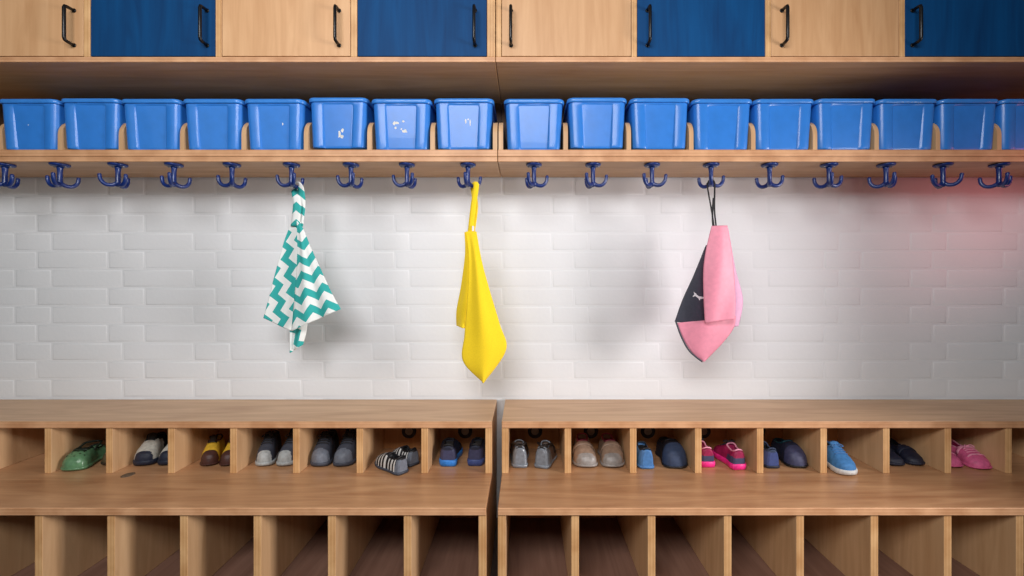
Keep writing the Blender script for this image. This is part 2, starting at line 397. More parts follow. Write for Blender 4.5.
def make_bin(name):
    H = .178; K = 1.088                                       # K: tray size
    def ring(z, w, d, rec, r=.020): return [Vector((x*K, y, z*1.062)) for x, y in bin_ring(w, d, rec, r=r)]
    b = bmesh.new(); rows = [ring(0, .178, BD-.024, .006, .018), ring(.0025, .184, BD-.018, .007), ring(.010, .187, BD-.0165, .0075)]
    for k in range(1, 7): rows.append(ring(.01+k*.0235, lerp(.187, .199, k/6), lerp(BD-.0165, BD-.006, k/6), .0075))
    rows.append(ring(.1555, .1995, BD-.0055, .004)); rows.append(ring(.160, .2, BD-.005, 0)); rows.append(ring(.172, .2005, BD-.005, 0))
    rows += [ring(.172, .196, BD-.010, 0), ring(.1, .188, BD-.02, 0), ring(.006, .172, BD-.032, 0)]
    vs, _ = grid(b, rows, True); b.faces.new(vs[0]); b.faces.new(vs[-1][::-1])
    root = thing(name, 'bin', 'bin'); body = obj('bin_body', b, M['bin'], root, True)
    md = body.modifiers.new('e', 'EDGE_SPLIT'); md.split_angle = math.radians(40)
    b = bmesh.new()
    rows = [ring(.1635, .2012, BD-.004, 0), ring(.1635, .209, BD+.004, 0, .023), ring(.165, .2115, BD+.0065, 0, .024), ring(.170, .2130, BD+.0085, 0, .025), ring(.1755, .2125, BD+.0075, 0, .025), ring(H, .209, BD+.004, 0, .023), ring(H, .199, BD-.006, 0), ring(.173, .1965, BD-.009, 0), ring(.1725, .2012, BD-.004, 0)]
    vs, _ = grid(b, rows+[rows[0]], True); bmesh.ops.remove_doubles(b, verts=b.verts[:], dist=1e-6)
    rim = obj('rim', b, M['bin_rim'], root, True)
    return root
def kids(o): return [c for c in bpy.data.objects if c.parent == o]
def dup(o, parent=None):
    c = o.copy(); C.objects.link(c)
    if parent is not None: c.parent = parent
    for k in kids(o): dup(k, c)
    return c
proto = make_bin('storage_bin')
BINS = [(p, 0, t_) for p, t_ in zip(BINX, (0, .8, 0, 0, 0, 2.2, 0, .8, 0, 2, 1.3, 0, 0, .5, 0, 0, 0))]
BLAB = ['small blue plastic bin at the far left of the shelf, faint speck on its front',
    'plain blue bin second from the left end, below the edge of the first blue door',
    'clean blue bin standing below the blue door at far left, third along the shelf',
    'blue bin fourth from the left end, below the right edge of a blue door',
    'blue bin above the chevron wet bag, left neighbour of the bin with yellowish scrap',
    'blue bin tipped up with one yellowish white sticker scrap low on its front',
    'blue bin with several white sticker scraps in the middle of its front',
    'blue bin with two short white scratches, directly left of the shelf seam',
    'lilac tinted blue bin directly right of the shelf seam',
    'tipped blue bin with dark gap beneath, second from the seam on the right shelf',
    'blue bin with bright glints, third from the seam on the right shelf',
    'blue bin above the pink bag, fourth from the shelf seam',
    'blue bin fifth from the seam on the right shelf, right of the pink bag',
    'blue bin sixth from the seam on the right shelf',
    'blue bin seventh from the seam, below the handle of the rightmost blue door',
    'blue bin eighth from the seam, last one fully in view on the right shelf',
    'blue bin cut off by the right edge of the photo, last on the shelf']
bins = []
for i, (px, _y, tilt) in enumerate(BINS):
    o = proto if i == 0 else dup(proto)
    o['label'] = BLAB[i]; o['group'] = 'blue storage bins on the wall shelves'
    yf = YSH-.012
    o.location = (BX[i], yf+BD/2+.006, ZSH+.0006)
    o.rotation_euler = (0, 0, math.radians((-.15, .1, -.1, .15, 0)[i % 5]))
    if tilt:                                                    # tipped back on its rear edge, so the front stands a little higher
        a = math.radians(tilt); o.rotation_euler = (-a, 0, o.rotation_euler.z)
        o.location.z += math.sin(a)*(BD/2-.010)
    bins.append(o)
def residue(parent, blobs, seed):
    rnd = random.Random(seed); b = bmesh.new()
    for (cx, cz, rx, rz) in blobs:
        n = 11; pts = []
        for k in range(n):
            a = 2*math.pi*k/n; f = rnd.uniform(.55, 1.15); pts.append((cx+rx*f*math.cos(a), cz+rz*f*math.sin(a)))
        y0 = lambda z: -(BD-.0165+.0105*(z/1.062-.01)/.141)/2+.0075
        A = [b.verts.new((x, y0(z)-.0012-.0243*(z-.047), z)) for x, z in pts]; B = [b.verts.new((x, y0(z)+.0004-.0243*(z-.047), z)) for x, z in pts]
        b.faces.new(A); b.faces.new(B[::-1])
        for k in range(n): b.faces.new([A[k], B[k], B[(k+1) % n], A[(k+1) % n]])
    o = obj('sticker_residue', b, M['residue'], parent); o['label'] = 'white sticker residue'; return o
def bp(i, px, py): return ((px-BINS[i][0])*TSH/S, (148.8-py)*TSH/S)
for i, spots, sd in ((0, ((27, 124, .6, .6),), 1), (4, ((282, 123, .6, 1.6),), 2), (5, ((338.5, 135, 1.6, 4.2), (341.5, 131, 1.6, 2.2), (341, 137, 1.8, 2)), 3),
        (6, ((394, 122, 1.6, 2.4), (397, 122, 2., 1.6), (395, 127, 1, 1.5), (403, 120.5, 1.2, 1.2), (404, 130, 3.2, 2.), (401, 128, 1., 1.)), 4),
        (7, ((465.5, 121, .8, 2.2), (470, 122, .9, 3.2), (468, 119, 1.2, .7)), 5)):
    residue(bins[i], [(*bp(i, a, b), c*TSH/S, d*TSH/S) for a, b, c, d in spots], sd)

# ---------------------------------------------------------------- triple coat hooks under the shelf
def make_hook():
    root = thing('coat_hook', 'hook', 'hook')
    b = bmesh.new(); lathe(b, ((.0, 0), (.027, 0), (.0285, -.002), (.0285, -.005), (.025, -.0085), (.014, -.011), (.0, -.011)), 28)
    bmesh.ops.remove_doubles(b, verts=b.verts[:], dist=1e-5)
    pl = obj('mounting_plate', b, M['hook'], root, True)
    for s in (-1, 1):
        b = bmesh.new(); lathe(b, ((.0, -.013), (.003, -.0125), (.0042, -.010), (.0042, -.005), (0, -.005)), 10, c=(s*.019, 0, 0))
        bmesh.ops.remove_doubles(b, verts=b.verts[:], dist=1e-6)
        obj('screw', b, M['screw'], pl, True)
    b = bmesh.new(); lathe(b, ((.0, -.010), (.011, -.010), (.0085, -.018), (.0075, -.03), (.0075, -.062), (.010, -.070), (.009, -.079), (.004, -.083), (0, -.0835)), 16)
    bmesh.ops.remove_doubles(b, verts=b.verts[:], dist=1e-5)
    obj('stem', b, M['hook'], root, True)
    for k in range(3):
        a = 2*math.pi*k/3; d = Vector((math.sin(a), -math.cos(a), 0))
        path = smoothpath([d*r+Vector((0, 0, z)) for r, z in ((.002, -.070), (.014, -.0775), (.028, -.0785), (.039, -.072), (.046, -.060), (.048, -.046))], 5)
        n = len(path); rs = [lerp(.0074, .0058, i/(n-1)) for i in range(n)]
        rs[-1] = .005
        b = tube(bmesh.new(), path, rs, 10)
        lathe(b, ((.0, -.0065), (.0046, -.0046), (.0066, 0), (.0046, .0046), (0, .0065)), 10, c=path[-1])
        bmesh.ops.remove_doubles(b, verts=b.verts[:], dist=1e-6)
        obj('hook_arm', b, M['hook'], root, True)
    return root
HOOKS = [(5, 20), (60, -20), (118, 25), (174, -15), (232, 0), (291.5, 10), (351, 8), (407, 22), (468, -12), (534, -25), (593, -28), (652, -35), (711, 0), (769.5, 0), (829, 10), (886, 28), (943, -35), (999, 25)]
HLAB = ['blue triple hook cut by the left edge of the photo, under the leftmost bin',
    'empty blue hook second from the left end, under the gap of the first two bins',
    'empty blue hook third from the left end of the left shelf',
    'empty blue hook fourth from the left end of the left shelf',
    'empty blue hook just left of the one carrying the chevron wet bag',
    'blue hook carrying the teal and white chevron wet bag',
    'empty blue hook just right of the one carrying the chevron wet bag',
    'empty blue hook just left of the one carrying the yellow bag',
    'blue hook carrying the yellow cloth bag beside the shelf seam',
    'empty blue hook directly right of the shelf seam',
    'empty blue hook second from the seam on the right shelf',
    'empty blue hook just left of the one carrying the pink bag',
    'blue hook carrying the black cord of the pink bag',
    'empty blue hook just right of the one carrying the pink bag',
    'empty blue hook second to the right of the pink bag hook',
    'empty blue hook third to the right of the pink bag hook',
    'empty blue hook second from the right end of the right shelf, over the red-lit wall',
    'empty blue hook at the far right end of the right shelf']
hk = make_hook(); YH = Y(.877)
hook_at = []
for i, (px, phi) in enumerate(HOOKS):
    phi -= math.degrees(math.atan((px-CX)/F))                 # the turn of each hook, seen from where the camera stands
    o = hk if i == 0 else dup(hk)
    o.location = (X(px, .877), YH, ZSHB-.0003); o['label'] = HLAB[i]; o.scale = (1.07, 1.07, 1.07); o['group'] = 'blue triple hooks under the wall shelves'
    hook_at.append((o.location.copy(), phi))
    for c in kids(o):
        if c.name.startswith('hook_arm') or c.name.startswith('stem'): c.rotation_euler = (0, 0, math.radians(phi))

# ---------------------------------------------------------------- bags hanging from the hooks
def polyat(pts, v):
    """point at fraction v of a polyline by parameter"""
    n = len(pts)-1; f = v*n; i = min(int(f), n-1); f -= i
    p0, p1, p2, p3 = pts[max(i-1, 0)], pts[i], pts[i+1], pts[min(i+2, n)]
    def cr(k): return .5*((2*p1[k])+(p2[k]-p0[k])*f+(2*p0[k]-5*p1[k]+4*p2[k]-p3[k])*f*f+(3*p1[k]-p0[k]-3*p2[k]+p3[k])*f**3)
    return (cr(0), cr(1))
def cloth(name, Lp, Rp, t, fold, mat, parent, nu=28, nv=44, uvrot=0, thick=.004, L=Vector(), uvoff=(0, 0), sag=0, sag_px=0):
    b = bmesh.new(); uvl = b.loops.layers.uv.new('UVMap'); rows = []; uvs = {}
    c, s = math.cos(uvrot), math.sin(uvrot)
    for j in range(nv+1):
        v = j/nv; a = polyat(Lp, v); d = polyat(Rp, v); r = []
        for i in range(nu+1):
            u = i/nu; px, py = lerp(a[0], d[0], u), lerp(a[1], d[1], u)+sag_px*math.sin(math.pi*u)*v
            p = P(px, py, t); q = p.copy(); p.y += fold(u, v)
            r.append(p-L); uvs[(j, i)] = (c*q.x-s*q.z+uvoff[0], s*q.x+c*q.z+uvoff[1])
        rows.append(r)
    vs, fs = grid(b, rows)
    idx = {vs[j][i]: (j, i) for j in range(nv+1) for i in range(nu+1)}
    for f in b.faces:
        for lp in f.loops: lp[uvl].uv = uvs[idx[lp.vert]]
    return obj(name, b, mat, parent, True, solid=thick, offs=0)
def strap(name, pts, w, mat, parent, L, thick=.002, wdir=Vector((1, 0, 0)), chev=False):
    b = bmesh.new(); pts = smoothpath(pts, 6); rows = []; uvl = b.loops.layers.uv.new('UVMap')
    for i, p in enumerate(pts):
        ww = w(i/(len(pts)-1)) if callable(w) else w
        rows.append([Vector(p)-L+wdir*(k-2)/4*ww + Vector((0, -.0018*(1-((k-2)/2)**2), 0)) for k in range(5)])
    vs, fs = grid(b, rows)
    for f in b.faces:
        for lp in f.loops: lp[uvl].uv = (lp.vert.co.x, lp.vert.co.z)
    return obj(name, b, mat, parent, True, solid=thick, offs=0)
def armpoint(i, k, r=.026):
    loc, phi = hook_at[i]; a = math.radians(phi+120*k)
    # rotation about z by +phi turns (sin a, -cos a)
    ph = math.radians(phi); b0 = math.radians(120*k); d = Vector((math.sin(b0), -math.cos(b0), 0)); d.rotate(Matrix.Rotation(ph, 3, 'Z'))
    return loc+(d*r+Vector((0, 0, -.0785+.0080)))*1.07

def across(i, k):
    d = armpoint(i, k)-hook_at[i][0]; d.z = 0; d.normalize(); q = Vector((-d.y, d.x, 0)); return -q if (q.y > 0 and abs(q.y) > .7) or (abs(q.y) <= .7 and q.x > 0) else q
# 1. teal and white chevron wet bag, on the hook above it
A = armpoint(5, 1); Q = across(5, 1); t1 = 1+A.y/D
root = thing('wet_bag', 'teal and white chevron cloth wet bag hanging from a blue hook', 'bag', A); L = root.location.copy()
def down(px, py, t): return P(px, py, t)
e = P(297, 224, t1)
strap('hanging_loop', [e+Vector((-.004, -.007, -.01)), P(298.5, 205, t1)+Vector((0, -.009, 0)), A+Q*.018+Vector((0, 0, -.018)), A+Q*.017+Vector((0, 0, -.002)), A+Q*.010+Vector((0, 0, .008)), A+Vector((0, .000, .0115)), A-Q*.010+Vector((0, 0, .008)), A-Q*.017+Vector((0, 0, -.002)), A-Q*.018+Vector((0, 0, -.018)), P(300, 205, t1)+Vector((.002, .006, 0)), e+Vector((.004, .004, -.01))], lambda f: .034-.026*math.exp(-((f-.5)/.30)**4), M['chevron'], root, L)
cloth('bag_side', [(293, 221), (285, 240), (275, 275), (269, 298), (263.5, 318)], [(302, 222), (300, 245), (298, 280), (294, 310), (291, 331)], t1, lambda u, v: .010*math.sin(u*4.2+.4)*v**.5-.012*math.sin(u*math.pi)*v+.020*u*v-.004, M['chevron'], root, uvrot=math.radians(80), L=L, uvoff=(.0, .011))
cloth('bag_front', [(297, 221), (297.5, 250), (296, 280), (294, 305), (292, 331)], [(303, 228), (313, 252), (322.5, 272), (332, 292), (341.5, 309)], t1-.008, lambda u, v: -.014*math.sin(u*math.pi*.9)*v**.6+.007*math.sin(u*9+v*3)*v-.004*math.cos(u*16)*v, M['chevron'], root, uvrot=math.radians(-16), L=L, uvoff=(.01, .0))
cloth('bag_corner', [(290, 318), (289.5, 335), (289.5, 353)], [(307, 318), (305.5, 332), (302, 345)], t1+.006, lambda u, v: .008*math.sin(u*7)+.002, M['chevron'], root, nv=20, nu=20, uvrot=math.radians(60), L=L)

# 2. yellow cloth bag
A = armpoint(8, 1); Q = across(8, 1); t2 = 1+A.y/D
root = thing('cloth_bag', 'bright yellow cloth bag hanging from a blue hook beside the seam', 'bag', A); L = root.location.copy()
e = P(470.5, 232, t2)
strap('hanging_loop', [e+Vector((0, -.006, -.01)), P(473.5, 208, t2)+Vector((0, -.008, 0)), A+Q*.0155+Vector((0, 0, -.016)), A+Q*.0145+Vector((0, 0, -.002)), A+Q*.008+Vector((0, 0, .0065)), A+Vector((0, .000, .009)), A-Q*.008+Vector((0, 0, .0065)), A-Q*.0145+Vector((0, 0, -.002)), A-Q*.0155+Vector((0, 0, -.016)), P(475, 208, t2)+Vector((0, .006, 0)), e+Vector((.004, .004, -.01))], lambda f: .022-.012*math.exp(-((f-.5)/.13)**2), M['yellow'], root, L)
cloth('bag_side', [(464.5, 232), (465, 255), (461, 285), (456.5, 310), (456, 326)], [(474, 232), (474, 255), (474, 285), (473, 310), (468, 328)], t2+.004, lambda u, v: .014*math.cos(u*5)*v-.012*v*math.sin(u*3.1)+.004*math.sin(v*14+u*4)*v, M['yellow'], root, L=L, nu=20)
cloth('bag_front', [(466, 231.5), (469, 262), (467, 305), (464.5, 335), (463, 361), (483, 382)], [(476.5, 231.5), (482, 262), (491, 295), (500, 325), (506, 350), (484, 382)], t2-.010, lambda u, v: -.016*math.sin(u*math.pi)*min(1, v*2)+.008*math.sin(u*5.5+v*2)*v*(1-v)*2-.004*math.cos(u*12)*v*(1-v)*2, M['yellow'], root, L=L, nv=60)
b = bmesh.new(); box(b, -.004, .004, -.002, .002, -.010, .010, .0008)
for v in b.verts: v.co += P(473.5, 229, t2)+Vector((.0, -.014, 0))-L
obj('care_tag', b, M['white'], root)

# 3. pink and charcoal drawstring bag
A = armpoint(12, 0); Q = across(12, 0); t3 = 1+A.y/D
root = thing('drawstring_bag', 'pink and charcoal drawstring bag hanging by black cord from a hook', 'bag', A); L = root.location.copy()
bm = bmesh.new()
tube(bm, smoothpath([P(714.5, 229, t3+.004), P(711.5, 210, t3), A+Q*.013+Vector((0, 0, -.016)), A+Q*.0115+Vector((0, 0, -.004)), A+Q*.007+Vector((0, 0, .0055)), A+Vector((0, 0, .0075)), A-Q*.007+Vector((0, 0, .0055)), A-Q*.0115+Vector((0, 0, -.004)), A-Q*.013+Vector((0, 0, -.016)), P(714.5, 210, t3+.006), P(716.5, 229, t3+.008)], 6), .0030, 8)
for v in bm.verts: v.co -= L
obj('hanging_cord', bm, M['blackcord'], root, True)
bm = bmesh.new()
tube(bm, smoothpath([P(713, 226, t3-.001), P(712.5, 213, t3-.001), P(713.5, 198, t3+.002)], 5), .0036, 8)
for v in bm.verts: v.co -= L
obj('hanging_cord', bm, M['blackcord'], root, True)
cloth('bag_back', [(716, 227), (712, 262), (706, 300), (704, 330)], [(728, 228), (735, 268), (742.5, 300), (738, 326)], t3+.030, lambda u, v: .006*math.sin(u*6)*v, M['lilac'], root, L=L)
ch = cloth('side_panel', [(706, 245), (694, 275), (683, 300), (675.5, 322)], [(711, 245), (708, 275), (707, 300), (706, 324.5)], t3+.014, lambda u, v: .010*(1-u)*v-.006*math.sin(u*3.1)*v, M['charcoal'], root, L=L, nu=16)
ch['label'] = 'charcoal side panel'
cloth('bag_bottom', [(676.5, 323), (683, 338), (691, 351), (702, 361)], [(736, 316), (733, 328), (722, 343), (704, 361.5)], t3+.008, lambda u, v: -.016*math.sin(u*math.pi)*(1-v*.6)+.005*math.sin(u*9+v*4)*(1-v), M['pink'], root, L=L)
cloth('bag_front', [(711.5, 226), (706, 250), (703.5, 270), (703.5, 295), (704.5, 323)], [(727, 225.5), (731.5, 250), (734, 275), (735, 300), (734, 319)], t3-.008, lambda u, v: -.016*math.sin(u*math.pi)*min(1, .3+v*1.4)*(1-.5*v)+.004*math.sin(u*7+v*4)*v, M['pink'], root, L=L, nv=40)
bm = bmesh.new()
tube(bm, [p-L for p in smoothpath([P(676, 322, t3+.006), P(682, 338, t3+.006), P(690, 351.5, t3+.005), P(702, 361.5, t3+.003)], 5)], .0034, 8)
obj('piping', bm, M['charcoal'], root, True)
# small white leaping cat printed on the charcoal panel
cat = [(693.6, 291.5), (694.6, 293), (695.6, 293.2), (696.3, 294.6), (698.5, 296.2), (700.5, 297.3), (703, 297.6), (705, 297.2), (705.2, 297.8), (702.8, 298.7), (699.5, 298.8), (699.8, 300.0), (698.9, 300.2), (698.0, 298.3), (696.3, 297.0), (694.9, 295.9), (693.0, 296.9), (692.4, 296.3), (694.0, 294.6)]
bm = bmesh.new()
def onp(px, py, dy):
    v = (py-245)/(322-245); a = polyat([(706, 245), (694, 275), (683, 300), (675.5, 322)], min(1, v)); d = polyat([(711, 245), (708, 275), (707, 300), (706, 324.5)], min(1, v))
    u = (px-a[0])/(d[0]-a[0]); p = P(px, py, t3+.014); p.y += .010*(1-u)*v-.006*math.sin(u*3.1)*v+dy; return p-L
A_ = [bm.verts.new(onp(x, y, -.0030)) for x, y in cat]; B_ = [bm.verts.new(onp(x, y, -.0015)) for x, y in cat]
bm.faces.new(A_); bm.faces.new(B_[::-1])
for k in range(len(cat)): bm.faces.new([A_[k], B_[k], B_[(k+1) % len(cat)], A_[(k+1) % len(cat)]])
bmesh.ops.triangulate(bm, faces=[f for f in bm.faces if len(f.verts) > 4])
obj('logo', bm, M['white'], root)

# ---------------------------------------------------------------- shoes
HWc = [(0, .50), (.03, .68), (.12, .80), (.33, .76), (.55, .90), (.70, 1.), (.82, .95), (.90, .80), (.955, .58), (.985, .36), (1, .14)]
HT = {'sneaker': [(0, .86), (.06, .97), (.2, .86), (.34, .90), (.45, 1.0), (.55, .90), (.68, .76), (.82, .64), (.93, .53), (.98, .40), (1, .26)],
      'clog': [(0, .74), (.06, .80), (.2, .76), (.36, .84), (.46, .98), (.58, .98), (.72, .88), (.86, .74), (.94, .58), (.985, .38), (1, .2)],
      'slipon': [(0, .80), (.06, .90), (.2, .76), (.36, .74), (.45, .84), (.56, .80), (.7, .68), (.84, .56), (.93, .46), (.98, .32), (1, .2)]}
def spaced(n): return [.5-.5*math.cos(math.pi*(i/n)) *(1.0) for i in range(n+1)]
def make_shoe(name, label, group, px, t, ang, end, L=.165, W=.076, H=.072, kind='sneaker', side=1, up='navy', lining='black', sole='offwhite', ts=.016,
              toe=None, toe_s=.80, collar=None, laces=None, strap_=None, heel=None, heel_z=.6, stripes=None, tongue=None, op=(.07, .44), bow=None, foxing=None, heelstrap=None, hs=.40, z_extra=0, vents=False):
    a = math.radians(ang); d = Vector((math.sin(a), -math.cos(a), 0))           # toe direction
    if end == 'heel': d = -d                                                    # heel towards the camera
    rz = math.atan2(d.y, d.x)
    t = (CZ-ZSEAT)*S/(t-CY); anchor = Vector((px, Y(t), ZSEAT+.0006+z_extra))
    base = anchor-d*L/2 if end == 'toe' else anchor+d*L/2
    root = thing(name, label, 'shoe', base, rz, group)
    ht = HT[kind]
    def hw(s): return ctrl(HWc, s)*W/2
    def cyo(s): return side*W*.07*math.sin(math.pi*min(1, s*1.05))*(1 if s < .6 else 1)
    def dome(s, th, off=0):
        """th 0..pi across the upper from one side to the other"""
        w, h = hw(s)+off, ctrl(ht, s)*H+off; zb = ts*.7
        c, n = math.cos(th), math.sin(th)
        return Vector(((s-.5)*L+off*(0 if .04 < s < .96 else (-1 if s < .5 else 1)), cyo(s)+w*math.copysign(abs(c)**.75, c), zb+(h-zb)*abs(n)**.72))
    tho = math.acos(.56**(1/.75))                                            # collar edge angle
    def o(s): return sm(op[0]-.035, op[0]+.02, s)*(1-sm(op[1]-.03, op[1]+.05, s))
    ss = spaced(46); NO, NI = 9, 14; rows = []; tags = []
    for s in ss:
        r = []
        for i in range(NO): r.append(dome(s, tho*i/NO))
        for i in range(NI+1):
            th = lerp(tho, math.pi-tho, i/NI); p = dome(s, th); v = abs(2*i/NI-1)
            e = dome(s, tho); e2 = dome(s, math.pi-tho)
            x = lerp(e.y, e2.y, i/NI); ins = ts+.006
            zo = ins+(e.z-ins)*sm(.78, 1., v)**1.3
            k = o(s); r.append(Vector((p.x, lerp(p.y, x*.97+cyo(s)*.03, k), lerp(p.z, min(p.z, zo), k))))
        for i in range(NO-1, -1, -1): r.append(dome(s, math.pi-tho*i/NO))
        rows.append(r)
    up_b, li_b, to_b, he_b = bmesh.new(), bmesh.new(), bmesh.new(), bmesh.new()
    cache = {}
    def put(bmx, key):
        k = (id(bmx), key)
        if k not in cache: cache[k] = bmx.verts.new(rows[key[0]][key[1]])
        return cache[k]
    n = len(rows[0])
    for i in range(len(ss)-1):
        s = (ss[i]+ss[i+1])/2
        for j in range(n-1):
            inner = NO <= j < NO+NI
            zc = sum(rows[q][w].z for q, w in ((i, j), (i, j+1), (i+1, j), (i+1, j+1)))/4
            if inner and o(s) > .5: bx = li_b
            elif toe and s > toe_s+.05*(abs(j-n/2)/(n/2))**2: bx = to_b
            elif heel and s < hs-.2*(zc/H)*hs/.4 and zc < heel_z*H: bx = he_b
            else: bx = up_b
            f = bx.faces.new([put(bx, (i, j)), put(bx, (i, j+1)), put(bx, (i+1, j+1)), put(bx, (i+1, j))]); f.smooth = True
            if stripes and bx is up_b and .06 < s < .97 and (s*stripes) % 1 < .36 and not inner: f.material_index = 1
            if stripes and bx is up_b and s > .5 and (s*stripes) % 1 < .36: f.material_index = 1
    for i in (0, len(rows)-1):                                               # close heel and toe ends
        key = (i,)
        if i == 0 and heel:
            lowj = [j for j in range(n) if rows[0][j].z < heel_z*H]; lo = [j for j in lowj if j < n/2]; hi = [j for j in lowj if j > n/2]
            for q in range(min(len(lo), len(hi))-1):
                for bx, zz in ((he_b, 0),):
                    bx.faces.new([put(bx, (0, lo[q])), put(bx, (0, lo[q+1])), put(bx, (0, hi[-2-q])), put(bx, (0, hi[-1-q]))])
            rest = [j for j in range(lo[-1], hi[0]+1)]
            if len(rest) > 2: up_b.faces.new([put(up_b, (0, j)) for j in rest])
            if heel_z > 1: he_b.faces.new([put(he_b, (0, j)) for j in range(lo[-1], hi[0]+1)]) if hi[0]-lo[-1] > 1 else None
        else:
            bx = up_b if i == 0 else (to_b if toe else up_b)
            bx.faces.new([put(bx, (i, j)) for j in range(n)])
    uo = obj('upper', up_b, [M[up]]+([M[stripes_col]] if stripes else []), root) if up_b.faces else None
    if li_b.faces: obj('lining', li_b, M[lining], root)
    if toe and to_b.faces: obj('toe_cap', to_b, M[toe], root)
    if heel and he_b.faces: obj('heel_counter', he_b, M[heel], root)
    # sole
    b = bmesh.new(); out = []
    for s in ss: out.append((s, 1))
    def outline(grow, z, spring):
        pts = []
        for s in ss: pts.append(Vector(((s-.5)*(L+grow*2), cyo(s)+(hw(s)+grow), z+spring*max(0, s-.8)**2*2)))
        for s in reversed(ss): pts.append(Vector(((s-.5)*(L+grow*2), cyo(s)-(hw(s)+grow), z+spring*max(0, s-.8)**2*2)))
        return pts
    rws = [outline(-.003, 0, .06), outline(.0015, .003, .06), outline(.0028, ts*.5, .04), outline(.0028, ts*.9, .02), outline(.0008, ts, .01)]
    vs, _ = grid(b, rws, True); b.faces.new(vs[0][::-1]); b.faces.new(vs[-1])
    so = obj('sole', b, M[sole], root, True)
    if foxing:
        b = bmesh.new(); rws = [outline(.0030, ts*.42, .03), outline(.0036, ts*.46, .03), outline(.0036, ts*.66, .03), outline(.0030, ts*.70, .03)]
        grid(b, rws, True); obj('sole_stripe', b, M[foxing], so, True)
    # padded collar round the opening
    ce = [s for s in ss if op[0] <= s <= op[1]]
    pts = [dome(s, tho) for s in ce]+[dome(lerp(op[1], op[1]+.02, .5), lerp(tho, math.pi-tho, k/4)) for k in range(1, 4)]+[dome(s, math.pi-tho) for s in reversed(ce)]+[dome(op[0]-.012, lerp(math.pi-tho, tho, k/4)) for k in range(1, 4)]
    b = bmesh.new(); tube(b, smoothpath(pts+[pts[0]], 2), .0030, 8); obj('collar', b, M[collar or up], root, True)
    def band(nm, s0, s1, th0, th1, off, mat, parent=root, thick=.002):
        b = bmesh.new(); grid(b, [[dome(lerp(s0, s1, i/5), lerp(th0, th1, j/16), off) for j in range(17)] for i in range(6)])
        return obj(nm, b, M[mat], parent, True, solid=thick, offs=0)
    if laces:
        b = bmesh.new()
        for k in range(4):
            s = .50+.055*k
            tube(b, [dome(s+.012*math.sin(q*3.1), lerp(1.05, math.pi-1.05, q/6), .0022) for q in range(7)], .0019, 6)
        for sg in (-1, 1):
            c = dome(.485, math.pi/2, .004)
            tube(b, smoothpath([c, c+Vector((.006, sg*.012, .006)), c+Vector((.012, sg*.021, -.001)), c+Vector((.008, sg*.012, -.001)), c+Vector((.001, sg*.002, 0))], 4), .0017, 6)
        obj('laces', b, M[laces], root, True)
    if vents:
        b = bmesh.new()
        for (s0, th) in ((.70, 1.2), (.70, 1.57), (.70, 1.94), (.77, 1.35), (.77, 1.8), (.84, 1.57), (.78, .95), (.78, 2.2)):
            c = dome(s0, th, .0006); nrm = (dome(s0, th, .01)-dome(s0, th, 0)).normalized(); q = nrm.to_track_quat('Z', 'Y')
            ring = [b.verts.new(c+q @ Vector((.0032*math.cos(k*math.pi/4), .0032*math.sin(k*math.pi/4), 0))) for k in range(8)]; b.faces.new(ring)
        obj('vent_holes', b, M['dark'], root, solid=.001)
    if strap_: band('strap', .50, .63, .25, math.pi-.25, .0028, strap_)
    if tongue:
        b = bmesh.new(); rws = []
        for i in range(7):
            f = i/6; p = dome(lerp(.56, .42, f), math.pi/2, .002)
            rws.append([p+Vector((-.002*f, (k/4-.5)*W*.42, .012*f*f-.004*abs(k-2)/2)) for k in range(5)])
        grid(b, rws); obj('tongue', b, M[tongue], root, True, solid=.004, offs=0)
    if bow: band('strap', .46, .52, .35, math.pi-.35, .003, bow); \
        band('toe_trim', .74, .77, .7, math.pi-.7, .002, bow)
    if heelstrap:
        pts = [dome(.46, .75, .004), dome(.36, .8, .004)+Vector((0, 0, .010)), dome(.2, .9, .003)+Vector((0, 0, .022)), Vector((-L*.46, 0, H*.98)), dome(.2, math.pi-.9, .003)+Vector((0, 0, .022)), dome(.36, math.pi-.8, .004)+Vector((0, 0, .010)), dome(.46, math.pi-.75, .004)]
        b = bmesh.new(); tube(b, smoothpath(pts, 5), .0042, 8); obj('heel_strap', b, M[heelstrap], root, True)
    return root
stripes_col = 'offwhite'
G = 'children shoes in the bench cubbies'
def pair(specs, common, name='shoe'):
    for s in specs:
        k = dict(common); k.update(s.pop('k', {}))
        make_shoe(s.get('name', name), s['label'], G, s['px'], s['t'], s.get('ang', 0), s.get('end', 'toe'), side=s.get('side', 1), **k)
# c1 green clogs, the second darker
pair([dict(label='green rubber clog, toe outward, in the first cubby with shoes from the left', px=-1.714, t=472.5, ang=9, side=-1),
      dict(label='brown camouflage clog mostly hidden behind the green clog', px=-1.6205, t=466.5, ang=7, k=dict(W=.082, up='camo', sole='camo_dark', lining='dark', heelstrap='camo_dark', collar='camo_dark'))],
     dict(kind='clog', vents=True, up='croc_green', lining='dark', sole='croc_green', W=.090, L=.142, H=.070, ts=.014, heelstrap='croc_dark', collar='croc_dark', op=(.08, .62)), 'clog')
# c2
pair([dict(label='dark shoe with pale grey front, left of the pair left of the mustard shoes', px=-1.484, t=467, ang=12, side=-1),
      dict(label='dark shoe with pale grey front, half behind the divider left of the mustard shoes', px=-1.396, t=466.5, ang=12)],
     dict(up='pale_grey', toe='navy', toe_s=.86, lining='black', sole='navy', W=.080, L=.132, H=.092, ts=.022, collar='black', heel='black', heel_z=1.1, tongue='black'))
